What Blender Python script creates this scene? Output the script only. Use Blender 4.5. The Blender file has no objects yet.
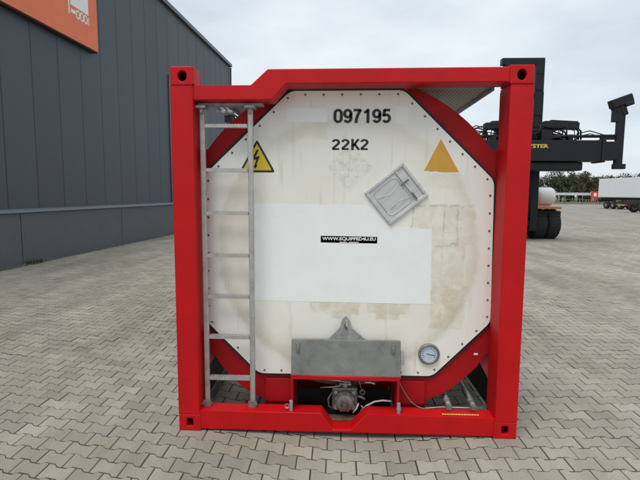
import bpy, bmesh, math, random
import numpy as np
from mathutils import Vector, Matrix
from mathutils.geometry import tessellate_polygon
random.seed(7); rng = np.random.default_rng(7)
sc = bpy.context.scene
COL = sc.collection
R = math.radians

# ------------------------------------------------------------------ camera
CAM = Vector((-0.0642, -3.1542, 1.7361)); YAW, PIT, ROL = -0.0403, 0.1009, 0.0059
fw = Vector((math.sin(YAW)*math.cos(PIT), math.cos(YAW)*math.cos(PIT), -math.sin(PIT)))
r0 = Vector((math.cos(YAW), -math.sin(YAW), 0)); u0 = r0.cross(fw)
rr = math.cos(ROL)*r0 + math.sin(ROL)*u0; uu = -math.sin(ROL)*r0 + math.cos(ROL)*u0
cd = bpy.data.cameras.new('camera'); cam = bpy.data.objects.new('camera', cd); COL.objects.link(cam)
M = Matrix((( rr.x, uu.x, -fw.x, CAM.x), (rr.y, uu.y, -fw.y, CAM.y), (rr.z, uu.z, -fw.z, CAM.z), (0, 0, 0, 1)))
cam.matrix_world = M
cd.sensor_width = 36; cd.lens = 456/640*36; cd.clip_end = 2000; cd.clip_start = 0.05
sc.camera = cam

# ------------------------------------------------------------------ sky, sun, exposure
SUN_EL, SUN_AZ = R(64), R(206)     # azimuth from +Y clockwise: behind the camera, a little to the left
w = bpy.data.worlds.new('World'); sc.world = w; w.use_nodes = True
nt = w.node_tree; nt.nodes.clear(); N = nt.nodes.new; Lk = nt.links.new
out = N('ShaderNodeOutputWorld'); bg = N('ShaderNodeBackground'); bg.inputs['Strength'].default_value = 0.08
sky = N('ShaderNodeTexSky'); sky.sky_type = 'NISHITA'; sky.sun_disc = False
sky.sun_elevation = SUN_EL; sky.sun_rotation = SUN_AZ; sky.dust_density = 2.0; sky.air_density = 1.0
tc = N('ShaderNodeTexCoord'); mp = N('ShaderNodeMapping'); mp.inputs['Scale'].default_value = (1.0, 1.0, 2.6)
nz = N('ShaderNodeTexNoise'); nz.inputs['Scale'].default_value = 2.3; nz.inputs['Detail'].default_value = 6; nz.inputs['Roughness'].default_value = .52
cr = N('ShaderNodeValToRGB'); cr.color_ramp.elements[0].position = .36; cr.color_ramp.elements[1].position = .66
cr.color_ramp.elements[0].color = (5.6, 6.4, 7.1, 1); cr.color_ramp.elements[1].color = (8.0, 8.5, 8.85, 1)
mx = N('ShaderNodeMix'); mx.data_type = 'RGBA'; mx.inputs['Factor'].default_value = .9
Lk(tc.outputs['Generated'], mp.inputs['Vector']); Lk(mp.outputs['Vector'], nz.inputs['Vector']); Lk(nz.outputs['Fac'], cr.inputs['Fac'])
Lk(sky.outputs['Color'], mx.inputs['A']); Lk(cr.outputs['Color'], mx.inputs['B']); Lk(mx.outputs['Result'], bg.inputs['Color']); Lk(bg.outputs['Background'], out.inputs['Surface'])
sd = bpy.data.lights.new('sun', 'SUN'); sd.energy = 1.5; sd.angle = R(34); sd.color = (1, .965, .91)
so = bpy.data.objects.new('sun', sd); COL.objects.link(so)
dv = Vector((math.sin(SUN_AZ)*math.cos(SUN_EL), math.cos(SUN_AZ)*math.cos(SUN_EL), math.sin(SUN_EL)))
so.rotation_euler = dv.to_track_quat('Z', 'Y').to_euler()
vs = sc.view_settings; vs.view_transform = 'Standard'; vs.look = 'None'; vs.exposure = 0.55; vs.gamma = 1.0; vs.use_curve_mapping = False

# ------------------------------------------------------------------ materials
MATS = {}
def mat(name, col, rough=.5, metal=0, var=.12, scale=6, bump=0, bscale=60, spec=.5, coat=0, col2=None, dirt=0, chips=0, rand=0, dirtcol=(.09,.075,.055), dscale=3.0, coords='Object', emit=0, stretch=(1,1,1)):
    m = bpy.data.materials.new(name); m.use_nodes = True; t = m.node_tree; b = t.nodes['Principled BSDF']
    b.inputs['Roughness'].default_value = rough; b.inputs['Metallic'].default_value = metal
    b.inputs['Specular IOR Level'].default_value = spec; b.inputs['Coat Weight'].default_value = coat; b.inputs['Coat Roughness'].default_value = .2
    n = t.nodes.new; l = t.links.new
    c = n('ShaderNodeTexCoord'); mpn = n('ShaderNodeMapping'); mpn.inputs['Scale'].default_value = stretch; l(c.outputs[coords], mpn.inputs['Vector']); src = mpn.outputs['Vector']
    no = n('ShaderNodeTexNoise'); no.inputs['Scale'].default_value = scale; no.inputs['Detail'].default_value = 8; no.inputs['Roughness'].default_value = .62; l(src, no.inputs['Vector'])
    rp = n('ShaderNodeValToRGB'); rp.color_ramp.elements[0].position = .3; rp.color_ramp.elements[1].position = .7
    a = tuple(x*(1-var) for x in col); d = tuple(min(1, x*(1+var)) for x in col)
    if col2: a, d = col, col2
    rp.color_ramp.elements[0].color = (*a, 1); rp.color_ramp.elements[1].color = (*d, 1); l(no.outputs['Fac'], rp.inputs['Fac'])
    res = rp.outputs['Color']
    if dirt:
        n2 = n('ShaderNodeTexNoise'); n2.inputs['Scale'].default_value = dscale; n2.inputs['Detail'].default_value = 10; n2.inputs['Roughness'].default_value = .72; l(src, n2.inputs['Vector'])
        r2 = n('ShaderNodeMapRange'); r2.inputs[1].default_value = .5; r2.inputs[2].default_value = .78; r2.inputs[4].default_value = dirt; l(n2.outputs['Fac'], r2.inputs[0])
        mm = n('ShaderNodeMix'); mm.data_type = 'RGBA'; l(r2.outputs[0], mm.inputs['Factor']); l(res, mm.inputs['A']); mm.inputs['B'].default_value = (*dirtcol, 1); res = mm.outputs['Result']
        rm = n('ShaderNodeMapRange'); rm.inputs[3].default_value = rough; rm.inputs[4].default_value = min(1, rough+.25); l(n2.outputs['Fac'], rm.inputs[0]); l(rm.outputs[0], b.inputs['Roughness'])
    if rand:
        oi = n('ShaderNodeObjectInfo'); ra = n('ShaderNodeMapRange'); ra.inputs[3].default_value = 1-rand; ra.inputs[4].default_value = 1+rand; l(oi.outputs['Random'], ra.inputs[0])
        vm = n('ShaderNodeVectorMath'); vm.operation = 'SCALE'; l(res, vm.inputs[0]); l(ra.outputs[0], vm.inputs['Scale']); res = vm.outputs[0]
    if chips:
        n3 = n('ShaderNodeTexNoise'); n3.inputs['Scale'].default_value = 26; n3.inputs['Detail'].default_value = 8; n3.inputs['Roughness'].default_value = .75; l(src, n3.inputs['Vector'])
        n4 = n('ShaderNodeTexNoise'); n4.inputs['Scale'].default_value = 1.8; n4.inputs['Detail'].default_value = 3; l(src, n4.inputs['Vector'])
        ad = n('ShaderNodeMath'); ad.operation = 'MULTIPLY_ADD'; l(n4.outputs['Fac'], ad.inputs[0]); ad.inputs[1].default_value = .35; l(n3.outputs['Fac'], ad.inputs[2])
        r4 = n('ShaderNodeMapRange'); r4.inputs[1].default_value = .862; r4.inputs[2].default_value = .88; r4.inputs[4].default_value = chips; l(ad.outputs[0], r4.inputs[0])
        m9 = n('ShaderNodeMix'); m9.data_type = 'RGBA'; l(r4.outputs[0], m9.inputs['Factor']); l(res, m9.inputs['A']); m9.inputs['B'].default_value = (.07,.028,.02,1); res = m9.outputs['Result']
    l(res, b.inputs['Base Color'])
    if bump:
        nb = n('ShaderNodeTexNoise'); nb.inputs['Scale'].default_value = bscale; nb.inputs['Detail'].default_value = 4; l(src, nb.inputs['Vector'])
        bp = n('ShaderNodeBump'); bp.inputs['Strength'].default_value = bump; bp.inputs['Distance'].default_value = .004; l(nb.outputs['Fac'], bp.inputs['Height']); l(bp.outputs['Normal'], b.inputs['Normal'])
    MATS[name] = m; return m
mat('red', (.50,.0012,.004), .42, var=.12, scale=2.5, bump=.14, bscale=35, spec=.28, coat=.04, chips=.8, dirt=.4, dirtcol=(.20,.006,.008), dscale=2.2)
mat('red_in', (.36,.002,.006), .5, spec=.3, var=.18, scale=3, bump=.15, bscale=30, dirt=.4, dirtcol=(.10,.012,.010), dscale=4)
mat('black_rubber', (.012,.012,.012), .7, var=.2)
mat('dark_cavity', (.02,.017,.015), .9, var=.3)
mat('alu', (.48,.47,.44), .40, metal=.75, var=.16, scale=14, bump=.2, bscale=70, dirt=.4, dirtcol=(.16,.15,.13), dscale=9)
mat('galv', (.40,.41,.41), .5, metal=.7, var=.25, scale=22, bump=.25, bscale=40, dirt=.5, dirtcol=(.13,.125,.11), dscale=5)
mat('placard', (.60,.60,.59), .38, metal=.6, var=.14, scale=5, bump=.2, bscale=60, dirt=.3, dirtcol=(.3,.3,.28), dscale=8, stretch=(1,1,6))
mat('lit_red', (.60,.085,.095), .5, var=.1)
mat('lid_grey', (.225,.23,.215), .5, metal=.4, var=.16, scale=7, bump=.25, bscale=55, dirt=.65, dirtcol=(.09,.085,.07), dscale=9, chips=.6)
mat('valve_metal', (.24,.23,.21), .5, metal=.6, var=.3, scale=30, bump=.4, bscale=90, dirt=.6, dirtcol=(.06,.05,.04), dscale=18)
mat('rusty', (.17,.10,.055), .85, var=.4, scale=20, bump=.4)
mat('rust_steel', (.15,.13,.11), .8, var=.4, scale=14, bump=.3, dirt=.5)
mat('sticker_white', (.84,.865,.855), .42, var=.035, scale=3, dirt=.10, dirtcol=(.55,.55,.50), dscale=4)
mat('lettering', (.012,.012,.013), .5, var=.3)
mat('yellow', (.72,.50,.035), .45, var=.08, scale=10, dirt=.25, dirtcol=(.45,.30,.05))
mat('ochre', (.62,.33,.045), .5, var=.06, scale=12, dirt=.12, dirtcol=(.5,.3,.1))
mat('label_black', (.010,.011,.016), .35, var=.2)
mat('white_print', (.82,.82,.80), .5, var=.03)
mat('dial', (.48,.56,.66), .25, var=.1, scale=30)
mat('shell', (.60,.60,.57), .35, metal=.3, var=.08, scale=2, dirt=.25, dirtcol=(.3,.28,.24))
mat('black_plastic_and_shade', (.012,.012,.013), .5, var=.3)
mat('cable', (.62,.60,.56), .5, var=.1)
mat('wall_panel', (.060,.075,.091), .42, rand=.06, var=.05, scale=1.2, bump=.05, bscale=8, dirt=.15, dirtcol=(.11,.125,.14), dscale=.7, stretch=(1,1,.25))
mat('seam', (.035,.04,.045), .7)
mat('coping', (.05,.06,.07), .35, var=.06)
mat('plinth', (.125,.13,.135), .88, var=.18, scale=38, bump=.7, bscale=120, dirt=.35, dirtcol=(.085,.085,.08), dscale=1.6)
mat('ledge', (.15,.165,.175), .45, var=.05)
mat('door_slat', (.16,.18,.19), .45, var=.06)
mat('sign_orange', (.84,.20,.085), .5, var=.05, scale=2, dirt=.12, dirtcol=(.5,.13,.08))
mat('sign_edge', (.045,.012,.010), .6)
mat('roof', (.10,.10,.10), .8)
mat('machine_black', (.010,.012,.015), .5, spec=.3, var=.2, scale=3)
mat('machine_orange', (.60,.19,.06), .5, var=.1, scale=4, dirt=.2)
mat('machine_white', (.68,.69,.68), .4, var=.06, scale=3, dirt=.15, dirtcol=(.35,.33,.28))
mat('steel_rod', (.5,.5,.5), .25, metal=.9, var=.05)
mat('tyre', (.02,.02,.021), .85, var=.25, scale=8, bump=.3, bscale=30)
mat('glass', (.03,.04,.045), .08, var=.1)
mat('yellow_print', (.68,.47,.07), .5, var=.03)
mat('trailer_white', (.74,.76,.77), .5, var=.03, scale=.6, dirt=.10, dirtcol=(.5,.5,.47), dscale=.8)
mat('trailer_dark', (.02,.02,.022), .7, var=.3)
mat('lamp_red', (.45,.03,.02), .35)
mat('plate_yellow', (.62,.42,.10), .5)
mat('sign_red', (.62,.04,.03), .5)
mat('post_grey', (.22,.23,.22), .6, metal=.2)
mat('bark', (.075,.06,.045), .9, var=.3, scale=3)
mat('rail_white', (.55,.57,.58), .5, var=.05)
mat('grass', (.055,.075,.028), .95, col2=(.11,.115,.05), scale=.8, bump=.5, bscale=12)
mat('gravel', (.06,.062,.06), .95, col2=(.15,.15,.14), scale=25, bump=.5)
mat('weed', (.065,.07,.03), .8, var=.3, scale=5)
mat('earth', (.09,.085,.06), .95, var=.2, scale=.2)

def leaf_mat():
    m = bpy.data.materials.new('leaves'); m.use_nodes = True; t = m.node_tree; b = t.nodes['Principled BSDF']
    a = t.nodes.new('ShaderNodeAttribute'); a.attribute_name = 'tone'; t.links.new(a.outputs['Color'], b.inputs['Base Color']); b.inputs['Roughness'].default_value = .9; b.inputs['Specular IOR Level'].default_value = .1
    MATS['leaves'] = m
leaf_mat()

def paver_mat(name, far=False):
    m = bpy.data.materials.new(name); m.use_nodes = True; t = m.node_tree; b = t.nodes['Principled BSDF']; n = t.nodes.new; l = t.links.new
    b.inputs['Roughness'].default_value = .82; b.inputs['Specular IOR Level'].default_value = .35
    g = n('ShaderNodeNewGeometry')
    big = n('ShaderNodeTexNoise'); big.inputs['Scale'].default_value = .55; big.inputs['Detail'].default_value = 5; big.inputs['Roughness'].default_value = .6; l(g.outputs['Position'], big.inputs['Vector'])
    rp = n('ShaderNodeValToRGB'); rp.color_ramp.elements[0].position = .3; rp.color_ramp.elements[1].position = .72
    rp.color_ramp.elements[0].color = (.272,.254,.215, 1); rp.color_ramp.elements[1].color = (.382,.362,.312, 1); l(big.outputs['Fac'], rp.inputs['Fac'])
    res = rp.outputs['Color']
    smp = n('ShaderNodeMapping'); smp.inputs['Scale'].default_value = (1.0, .12, 1); smp.inputs['Rotation'].default_value = (0, 0, R(8)); l(g.outputs['Position'], smp.inputs['Vector'])
    stn = n('ShaderNodeTexNoise'); stn.inputs['Scale'].default_value = 1.9; stn.inputs['Detail'].default_value = 6; stn.inputs['Roughness'].default_value = .6; l(smp.outputs[0], stn.inputs['Vector'])
    rs = n('ShaderNodeValToRGB'); rs.color_ramp.elements[0].position = .36; rs.color_ramp.elements[1].position = .60; rs.color_ramp.elements[0].color = (.80,.79,.77,1); rs.color_ramp.elements[1].color = (1.04,1.04,1.03,1); l(stn.outputs['Fac'], rs.inputs['Fac'])
    ms = n('ShaderNodeMix'); ms.data_type = 'RGBA'; ms.blend_type = 'MULTIPLY'; ms.inputs['Factor'].default_value = 1; l(res, ms.inputs['A']); l(rs.outputs['Color'], ms.inputs['B']); res = ms.outputs['Result']
    if not far:
        a = n('ShaderNodeAttribute'); a.attribute_name = 'tone'
        mu = n('ShaderNodeMix'); mu.data_type = 'RGBA'; mu.blend_type = 'MULTIPLY'; mu.inputs['Factor'].default_value = 1; l(res, mu.inputs['A']); l(a.outputs['Color'], mu.inputs['B']); res = mu.outputs['Result']
        gr = n('ShaderNodeTexNoise'); gr.inputs['Scale'].default_value = 210; gr.inputs['Detail'].default_value = 3; gr.inputs['Roughness'].default_value = .7; l(g.outputs['Position'], gr.inputs['Vector'])
        r3 = n('ShaderNodeValToRGB'); r3.color_ramp.elements[0].position = .3; r3.color_ramp.elements[1].position = .7; r3.color_ramp.elements[0].color = (.62,.62,.62,1); r3.color_ramp.elements[1].color = (1.28,1.27,1.25,1); l(gr.outputs['Fac'], r3.inputs['Fac'])
        m2 = n('ShaderNodeMix'); m2.data_type = 'RGBA'; m2.blend_type = 'MULTIPLY'; m2.inputs['Factor'].default_value = 1; l(res, m2.inputs['A']); l(r3.outputs['Color'], m2.inputs['B']); res = m2.outputs['Result']
        # pale lime scuffs and dark spots
        sp = n('ShaderNodeTexNoise'); sp.inputs['Scale'].default_value = 6.5; sp.inputs['Detail'].default_value = 9; sp.inputs['Roughness'].default_value = .75; l(g.outputs['Position'], sp.inputs['Vector'])
        s1 = n('ShaderNodeMapRange'); s1.inputs[1].default_value = .64; s1.inputs[2].default_value = .76; s1.inputs[4].default_value = .55; l(sp.outputs['Fac'], s1.inputs[0])
        m3 = n('ShaderNodeMix'); m3.data_type = 'RGBA'; l(s1.outputs[0], m3.inputs['Factor']); l(res, m3.inputs['A']); m3.inputs['B'].default_value = (.50,.48,.44,1); res = m3.outputs['Result']
        s2 = n('ShaderNodeMapRange'); s2.inputs[1].default_value = .36; s2.inputs[2].default_value = .25; s2.inputs[4].default_value = .5; l(sp.outputs['Fac'], s2.inputs[0])
        m4 = n('ShaderNodeMix'); m4.data_type = 'RGBA'; l(s2.outputs[0], m4.inputs['Factor']); l(res, m4.inputs['A']); m4.inputs['B'].default_value = (.12,.11,.09,1); res = m4.outputs['Result']
        bp = n('ShaderNodeBump'); bp.inputs['Strength'].default_value = .35; bp.inputs['Distance'].default_value = .002; l(gr.outputs['Fac'], bp.inputs['Height']); l(bp.outputs['Normal'], b.inputs['Normal'])
    else:
        md = n('ShaderNodeTexNoise'); md.inputs['Scale'].default_value = 4; md.inputs['Detail'].default_value = 6; l(g.outputs['Position'], md.inputs['Vector'])
        r3 = n('ShaderNodeValToRGB'); r3.color_ramp.elements[0].position = .3; r3.color_ramp.elements[1].position = .7; r3.color_ramp.elements[0].color = (.80,.80,.80,1); r3.color_ramp.elements[1].color = (1.08,1.08,1.07,1); l(md.outputs['Fac'], r3.inputs['Fac'])
        m2 = n('ShaderNodeMix'); m2.data_type = 'RGBA'; m2.blend_type = 'MULTIPLY'; m2.inputs['Factor'].default_value = 1; l(res, m2.inputs['A']); l(r3.outputs['Color'], m2.inputs['B']); res = m2.outputs['Result']
        br = n('ShaderNodeTexBrick'); br.inputs['Scale'].default_value = 1; br.inputs['Brick Width'].default_value = .197; br.inputs['Row Height'].default_value = .132; br.inputs['Mortar Size'].default_value = .007
        br.inputs['Color1'].default_value = (1,1,1,1); br.inputs['Color2'].default_value = (.9,.9,.9,1); br.inputs['Mortar'].default_value = (.4,.4,.38,1); l(g.outputs['Position'], br.inputs['Vector'])
        m5 = n('ShaderNodeMix'); m5.data_type = 'RGBA'; m5.blend_type = 'MULTIPLY'; m5.inputs['Factor'].default_value = 1; l(res, m5.inputs['A']); l(br.outputs['Color'], m5.inputs['B']); res = m5.outputs['Result']
    l(res, b.inputs['Base Color']); MATS[name] = m
paver_mat('paver'); paver_mat('yard', True)
mat('joint', (.030,.027,.022), .95, col2=(.06,.054,.045), scale=30, bump=.6)

def panel_mat():
    """aged white tank cladding: yellowing, old sticker residue and a faint dirt ring, all stains with a shape of their own"""
    m = bpy.data.materials.new('cladding'); m.use_nodes = True; t = m.node_tree; b = t.nodes['Principled BSDF']; n = t.nodes.new; l = t.links.new
    b.inputs['Roughness'].default_value = .45
    c = n('ShaderNodeTexCoord'); P = c.outputs['Object']
    wob = n('ShaderNodeTexNoise'); wob.inputs['Scale'].default_value = 17; wob.inputs['Detail'].default_value = 8; l(P, wob.inputs['Vector'])
    wm = n('ShaderNodeVectorMath'); wm.operation = 'MULTIPLY_ADD'; l(wob.outputs['Color'], wm.inputs[0]); wm.inputs[1].default_value = (.07,.07,.07); l(P, wm.inputs[2])
    ws = n('ShaderNodeVectorMath'); ws.operation = 'SUBTRACT'; l(wm.outputs[0], ws.inputs[0]); ws.inputs[1].default_value = (.035,.035,.035)
    sx = n('ShaderNodeSeparateXYZ'); l(ws.outputs[0], sx.inputs[0])
    def mr(v, a, bb, c0, c1):
        q = n('ShaderNodeMapRange'); q.inputs[1].default_value = a; q.inputs[2].default_value = bb; q.inputs[3].default_value = c0; q.inputs[4].default_value = c1; l(v, q.inputs[0]); return q.outputs[0]
    def mul(a, bb, op='MULTIPLY'):
        q = n('ShaderNodeMath'); q.operation = op
        for i, v in enumerate((a, bb)):
            if isinstance(v, (int, float)): q.inputs[i].default_value = v
            else: l(v, q.inputs[i])
        return q.outputs[0]
    def boxm(x0, x1, z0, z1, e=.006, X=None, Z=None):
        X = X or sx.outputs['X']; Z = Z or sx.outputs['Z']
        return mul(mul(mr(X, x0-e, x0+e, 0, 1), mr(X, x1-e, x1+e, 1, 0)), mul(mr(Z, z0-e, z0+e, 0, 1), mr(Z, z1-e, z1+e, 1, 0)))
    base = n('ShaderNodeTexNoise'); base.inputs['Scale'].default_value = 1.7; base.inputs['Detail'].default_value = 7; base.inputs['Roughness'].default_value = .6; l(P, base.inputs['Vector'])
    rp = n('ShaderNodeValToRGB'); rp.color_ramp.elements[0].position = .3; rp.color_ramp.elements[1].position = .7
    rp.color_ramp.elements[0].color = (.765,.745,.66,1); rp.color_ramp.elements[1].color = (.845,.835,.785,1); l(base.outputs['Fac'], rp.inputs['Fac']); res = rp.outputs['Color']
    def over(res, fac, col):
        q = n('ShaderNodeMix'); q.data_type = 'RGBA'; l(fac, q.inputs['Factor']); l(res, q.inputs['A']); q.inputs['B'].default_value = (*col, 1); return q.outputs['Result']
    blot = n('ShaderNodeTexNoise'); blot.inputs['Scale'].default_value = 11; blot.inputs['Detail'].default_value = 9; blot.inputs['Roughness'].default_value = .7; l(P, blot.inputs['Vector'])
    bl = mr(blot.outputs['Fac'], .38, .60, .12, 1)
    tan = (.62,.54,.39)
    for (x0, x1, z0, z1, k) in ((-.27,.095,.845,.93,.85), (-.11,.03,.80,.86,.8), (.15,.47,.85,.935,.85), (.22,.40,.80,.86,.8), (.62,.88,.74,1.06,.9), (.62,.86,1.06,1.36,.6), (.47,.93,1.36,1.66,.5), (.52,.88,1.78,1.88,.35), (-.45,-.15,2.12,2.25,.3), (-.95,-.72,1.0,1.9,.22)):
        res = over(res, mul(boxm(x0, x1, z0, z1), mul(bl, k)), tan)
    # thin glue outlines of a removed plate
    for (x0, x1, z0, z1) in ((.47,.482,1.36,1.66), (.47,.93,1.648,1.66), (.70,.712,1.40,1.62), (.62,.80,1.36,1.372), (.80,.812,1.36,1.66)):
        res = over(res, mul(boxm(x0, x1, z0, z1, .006), mul(bl, .7)), (.42,.39,.31))
    # removed diamond placard: grey specks
    rot = n('ShaderNodeMapping'); rot.inputs['Location'].default_value = (0,0,0); rot.vector_type = 'POINT'
    sub = n('ShaderNodeVectorMath'); sub.operation = 'SUBTRACT'; l(P, sub.inputs[0]); sub.inputs[1].default_value = (.015,0,1.93)
    rot.inputs['Rotation'].default_value = (0, R(45), 0); l(sub.outputs[0], rot.inputs['Vector']); s2 = n('ShaderNodeSeparateXYZ'); l(rot.outputs[0], s2.inputs[0])
    spk = n('ShaderNodeTexNoise'); spk.inputs['Scale'].default_value = 42; spk.inputs['Detail'].default_value = 6; spk.inputs['Roughness'].default_value = .8; l(P, spk.inputs['Vector'])
    res = over(res, mul(boxm(-.12,.12,-.12,.12,.01,s2.outputs['X'],s2.outputs['Z']), mr(spk.outputs['Fac'], .48, .66, .05, .65)), (.42,.41,.36))
    # ring of dirt left by the round tank head behind the plate
    d2 = n('ShaderNodeVectorMath'); d2.operation = 'DISTANCE'; l(ws.outputs[0], d2.inputs[0]); d2.inputs[1].default_value = (0,0,1.33)
    ring = mul(mr(d2.outputs['Value'], .86, .96, 0, 1), mr(d2.outputs['Value'], .97, 1.02, 1, 0))
    low = mr(sx.outputs['Z'], .5, 2.3, 1, .35)
    res = over(res, mul(mul(ring, .5), low), (.52,.45,.33))
    res = over(res, mul(mr(d2.outputs['Value'], .96, 1.0, 0, .5), 1.0), (.83,.825,.79))
    # fine black specks and scratches
    res = over(res, mr(spk.outputs['Fac'], .70, .78, 0, .7), (.16,.15,.13))
    st = n('ShaderNodeTexNoise'); st.inputs['Scale'].default_value = 7; st.inputs['Detail'].default_value = 7
    sm = n('ShaderNodeMapping'); sm.inputs['Scale'].default_value = (3.2, 1, .35); l(P, sm.inputs['Vector']); l(sm.outputs[0], st.inputs['Vector'])
    res = over(res, mr(st.outputs['Fac'], .60, .78, 0, .45), (.50,.44,.33))
    l(res, b.inputs['Base Color'])
    bp = n('ShaderNodeBump'); bp.inputs['Strength'].default_value = .2; bp.inputs['Distance'].default_value = .012; l(base.outputs['Fac'], bp.inputs['Height']); l(bp.outputs['Normal'], b.inputs['Normal'])
    MATS['cladding'] = m
panel_mat()

def tread_mat():
    m = bpy.data.materials.new('tread_plate'); m.use_nodes = True; t = m.node_tree; b = t.nodes['Principled BSDF']; n = t.nodes.new; l = t.links.new
    b.inputs['Roughness'].default_value = .55; b.inputs['Metallic'].default_value = .4
    c = n('ShaderNodeTexCoord'); mpn = n('ShaderNodeMapping'); mpn.inputs['Scale'].default_value = (1,.45,0); l(c.outputs['Object'], mpn.inputs['Vector'])
    v = n('ShaderNodeTexVoronoi'); v.feature = 'DISTANCE_TO_EDGE'; v.inputs['Scale'].default_value = 34; v.inputs['Randomness'].default_value = .25; l(mpn.outputs[0], v.inputs['Vector'])
    rp = n('ShaderNodeValToRGB'); rp.color_ramp.elements[0].position = .03; rp.color_ramp.elements[1].position = .22; rp.color_ramp.elements[0].color = (.42,.40,.36,1); rp.color_ramp.elements[1].color = (.17,.16,.14,1); l(v.outputs['Distance'], rp.inputs['Fac']); l(rp.outputs['Color'], b.inputs['Base Color'])
    bp = n('ShaderNodeBump'); bp.inputs['Strength'].default_value = .8; bp.inputs['Distance'].default_value = .006; bp.invert = True; l(v.outputs['Distance'], bp.inputs['Height']); l(bp.outputs['Normal'], b.inputs['Normal']); MATS['tread_plate'] = m
tread_mat()

# ------------------------------------------------------------------ mesh helpers
class MB:
    def __init__(s): s.v = []; s.f = []; s.sm = []
    def add(s, v, f, smooth=False):
        o = len(s.v); s.v += [tuple(p) for p in v]; s.f += [tuple(i+o for i in q) for q in f]; s.sm += [smooth]*len(f); return s
    def box(s, x0, x1, y0, y1, z0, z1, M=None):
        v = [Vector((x, y, z)) for x in (x0, x1) for y in (y0, y1) for z in (z0, z1)]
        if M: v = [M @ p for p in v]
        return s.add(v, [(0,1,3,2),(4,6,7,5),(0,4,5,1),(2,3,7,6),(0,2,6,4),(1,5,7,3)])
    def prism(s, poly, y0, y1, holes=(), M=None):
        """polygon in XZ (counter-clockwise seen from -Y), extruded from y0 to y1"""
        loops = [list(poly)] + [list(h) for h in holes]
        flat = [p for lp in loops for p in lp]; n = len(flat)
        tri = tessellate_polygon([[Vector((x, z, 0)) for x, z in lp] for lp in loops])
        v = [Vector((x, y0, z)) for x, z in flat] + [Vector((x, y1, z)) for x, z in flat]
        f = []
        for a, b, c in tri:
            A, B, C_ = flat[a], flat[b], flat[c]
            if (B[0]-A[0])*(C_[1]-A[1]) - (B[1]-A[1])*(C_[0]-A[0]) < 0: a, b, c = a, c, b
            f.append((a, b, c)); f.append((a+n, c+n, b+n))
        o = 0
        for k, lp in enumerate(loops):
            m = len(lp); area = sum(lp[i][0]*lp[(i+1) % m][1] - lp[(i+1) % m][0]*lp[i][1] for i in range(m))
            ccw = (area > 0) == (k == 0)
            for i in range(m):
                j = (i+1) % m; q = (o+i, o+i+n, o+j+n, o+j)
                f.append(q if ccw else q[::-1])
            o += m
        if M: v = [M @ p for p in v]
        return s.add(v, f)
    def cyl(s, p0, p1, r, n=16, r1=None, caps=True):
        p0, p1 = Vector(p0), Vector(p1); r1 = r if r1 is None else r1
        d = (p1-p0).normalized(); a = d.orthogonal().normalized(); b = d.cross(a)
        v = [p0 + r*(math.cos(t)*a+math.sin(t)*b) for t in [2*math.pi*i/n for i in range(n)]] + [p1 + r1*(math.cos(t)*a+math.sin(t)*b) for t in [2*math.pi*i/n for i in range(n)]]
        s.add(v, [(i, (i+1) % n, (i+1) % n+n, i+n) for i in range(n)], True)
        if caps: o = len(s.v)-2*n; s.f += [tuple(o+i for i in reversed(range(n))), tuple(o+n+i for i in range(n))]; s.sm += [False, False]
        return s
    def tube(s, pts, r, n=8):
        pts = [Vector(p) for p in pts]; rings = []; a = None
        for i, p in enumerate(pts):
            d = (pts[min(i+1, len(pts)-1)] - pts[max(i-1, 0)]).normalized()
            a = d.orthogonal().normalized() if a is None else (a - d*a.dot(d)).normalized()
            b = d.cross(a); rings.append([p + r*(math.cos(2*math.pi*k/n)*a + math.sin(2*math.pi*k/n)*b) for k in range(n)])
        v = [q for rg in rings for q in rg]; m = len(pts)
        f = [(i*n+k, i*n+(k+1) % n, (i+1)*n+(k+1) % n, (i+1)*n+k) for i in range(m-1) for k in range(n)]
        s.add(v, f, True); o = len(s.v)-len(v); s.f += [tuple(o+i for i in reversed(range(n))), tuple(o+(m-1)*n+i for i in range(n))]; s.sm += [False]*2; return s
    def lathe(s, prof, c, axis='y', n=24):
        """prof: list of (radius, offset along axis)"""
        c = Vector(c); v = []
        for r, h in prof:
            for k in range(n):
                t = 2*math.pi*k/n; u, q = r*math.cos(t), r*math.sin(t)
                v.append(c + (Vector((u, h, q)) if axis == 'y' else Vector((h, u, q)) if axis == 'x' else Vector((u, q, h))))
        f = [(i*n+k, i*n+(k+1) % n, (i+1)*n+(k+1) % n, (i+1)*n+k) for i in range(len(prof)-1) for k in range(n)]
        return s.add(v, f, True)
    def build(s, name, m, parent=None, bevel=0, seg=2, label=None):
        me = bpy.data.meshes.new(name); me.from_pydata([tuple(p) for p in s.v], [], s.f); me.polygons.foreach_set('use_smooth', s.sm); me.update()
        bm = bmesh.new(); bm.from_mesh(me); bmesh.ops.recalc_face_normals(bm, faces=bm.faces); bm.to_mesh(me); bm.free()
        o = bpy.data.objects.new(name, me); COL.objects.link(o); me.materials.append(MATS[m] if isinstance(m, str) else m)
        if parent: o.parent = parent
        if bevel:
            b = o.modifiers.new('bevel', 'BEVEL'); b.width = bevel; b.segments = seg; b.limit_method = 'ANGLE'; b.angle_limit = R(35)
        if label: o['label'] = label
        return o
def empty(name, loc=(0,0,0), rz=0):
    o = bpy.data.objects.new(name, None); COL.objects.link(o); o.location = loc; o.rotation_euler = (0,0,rz); return o
def tag(o, label, cat, group=None):
    o['label'] = label; o['category'] = cat
    if group: o['group'] = group
    return o
def struct(o, kind='structure'): o['kind'] = kind; return o
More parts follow.
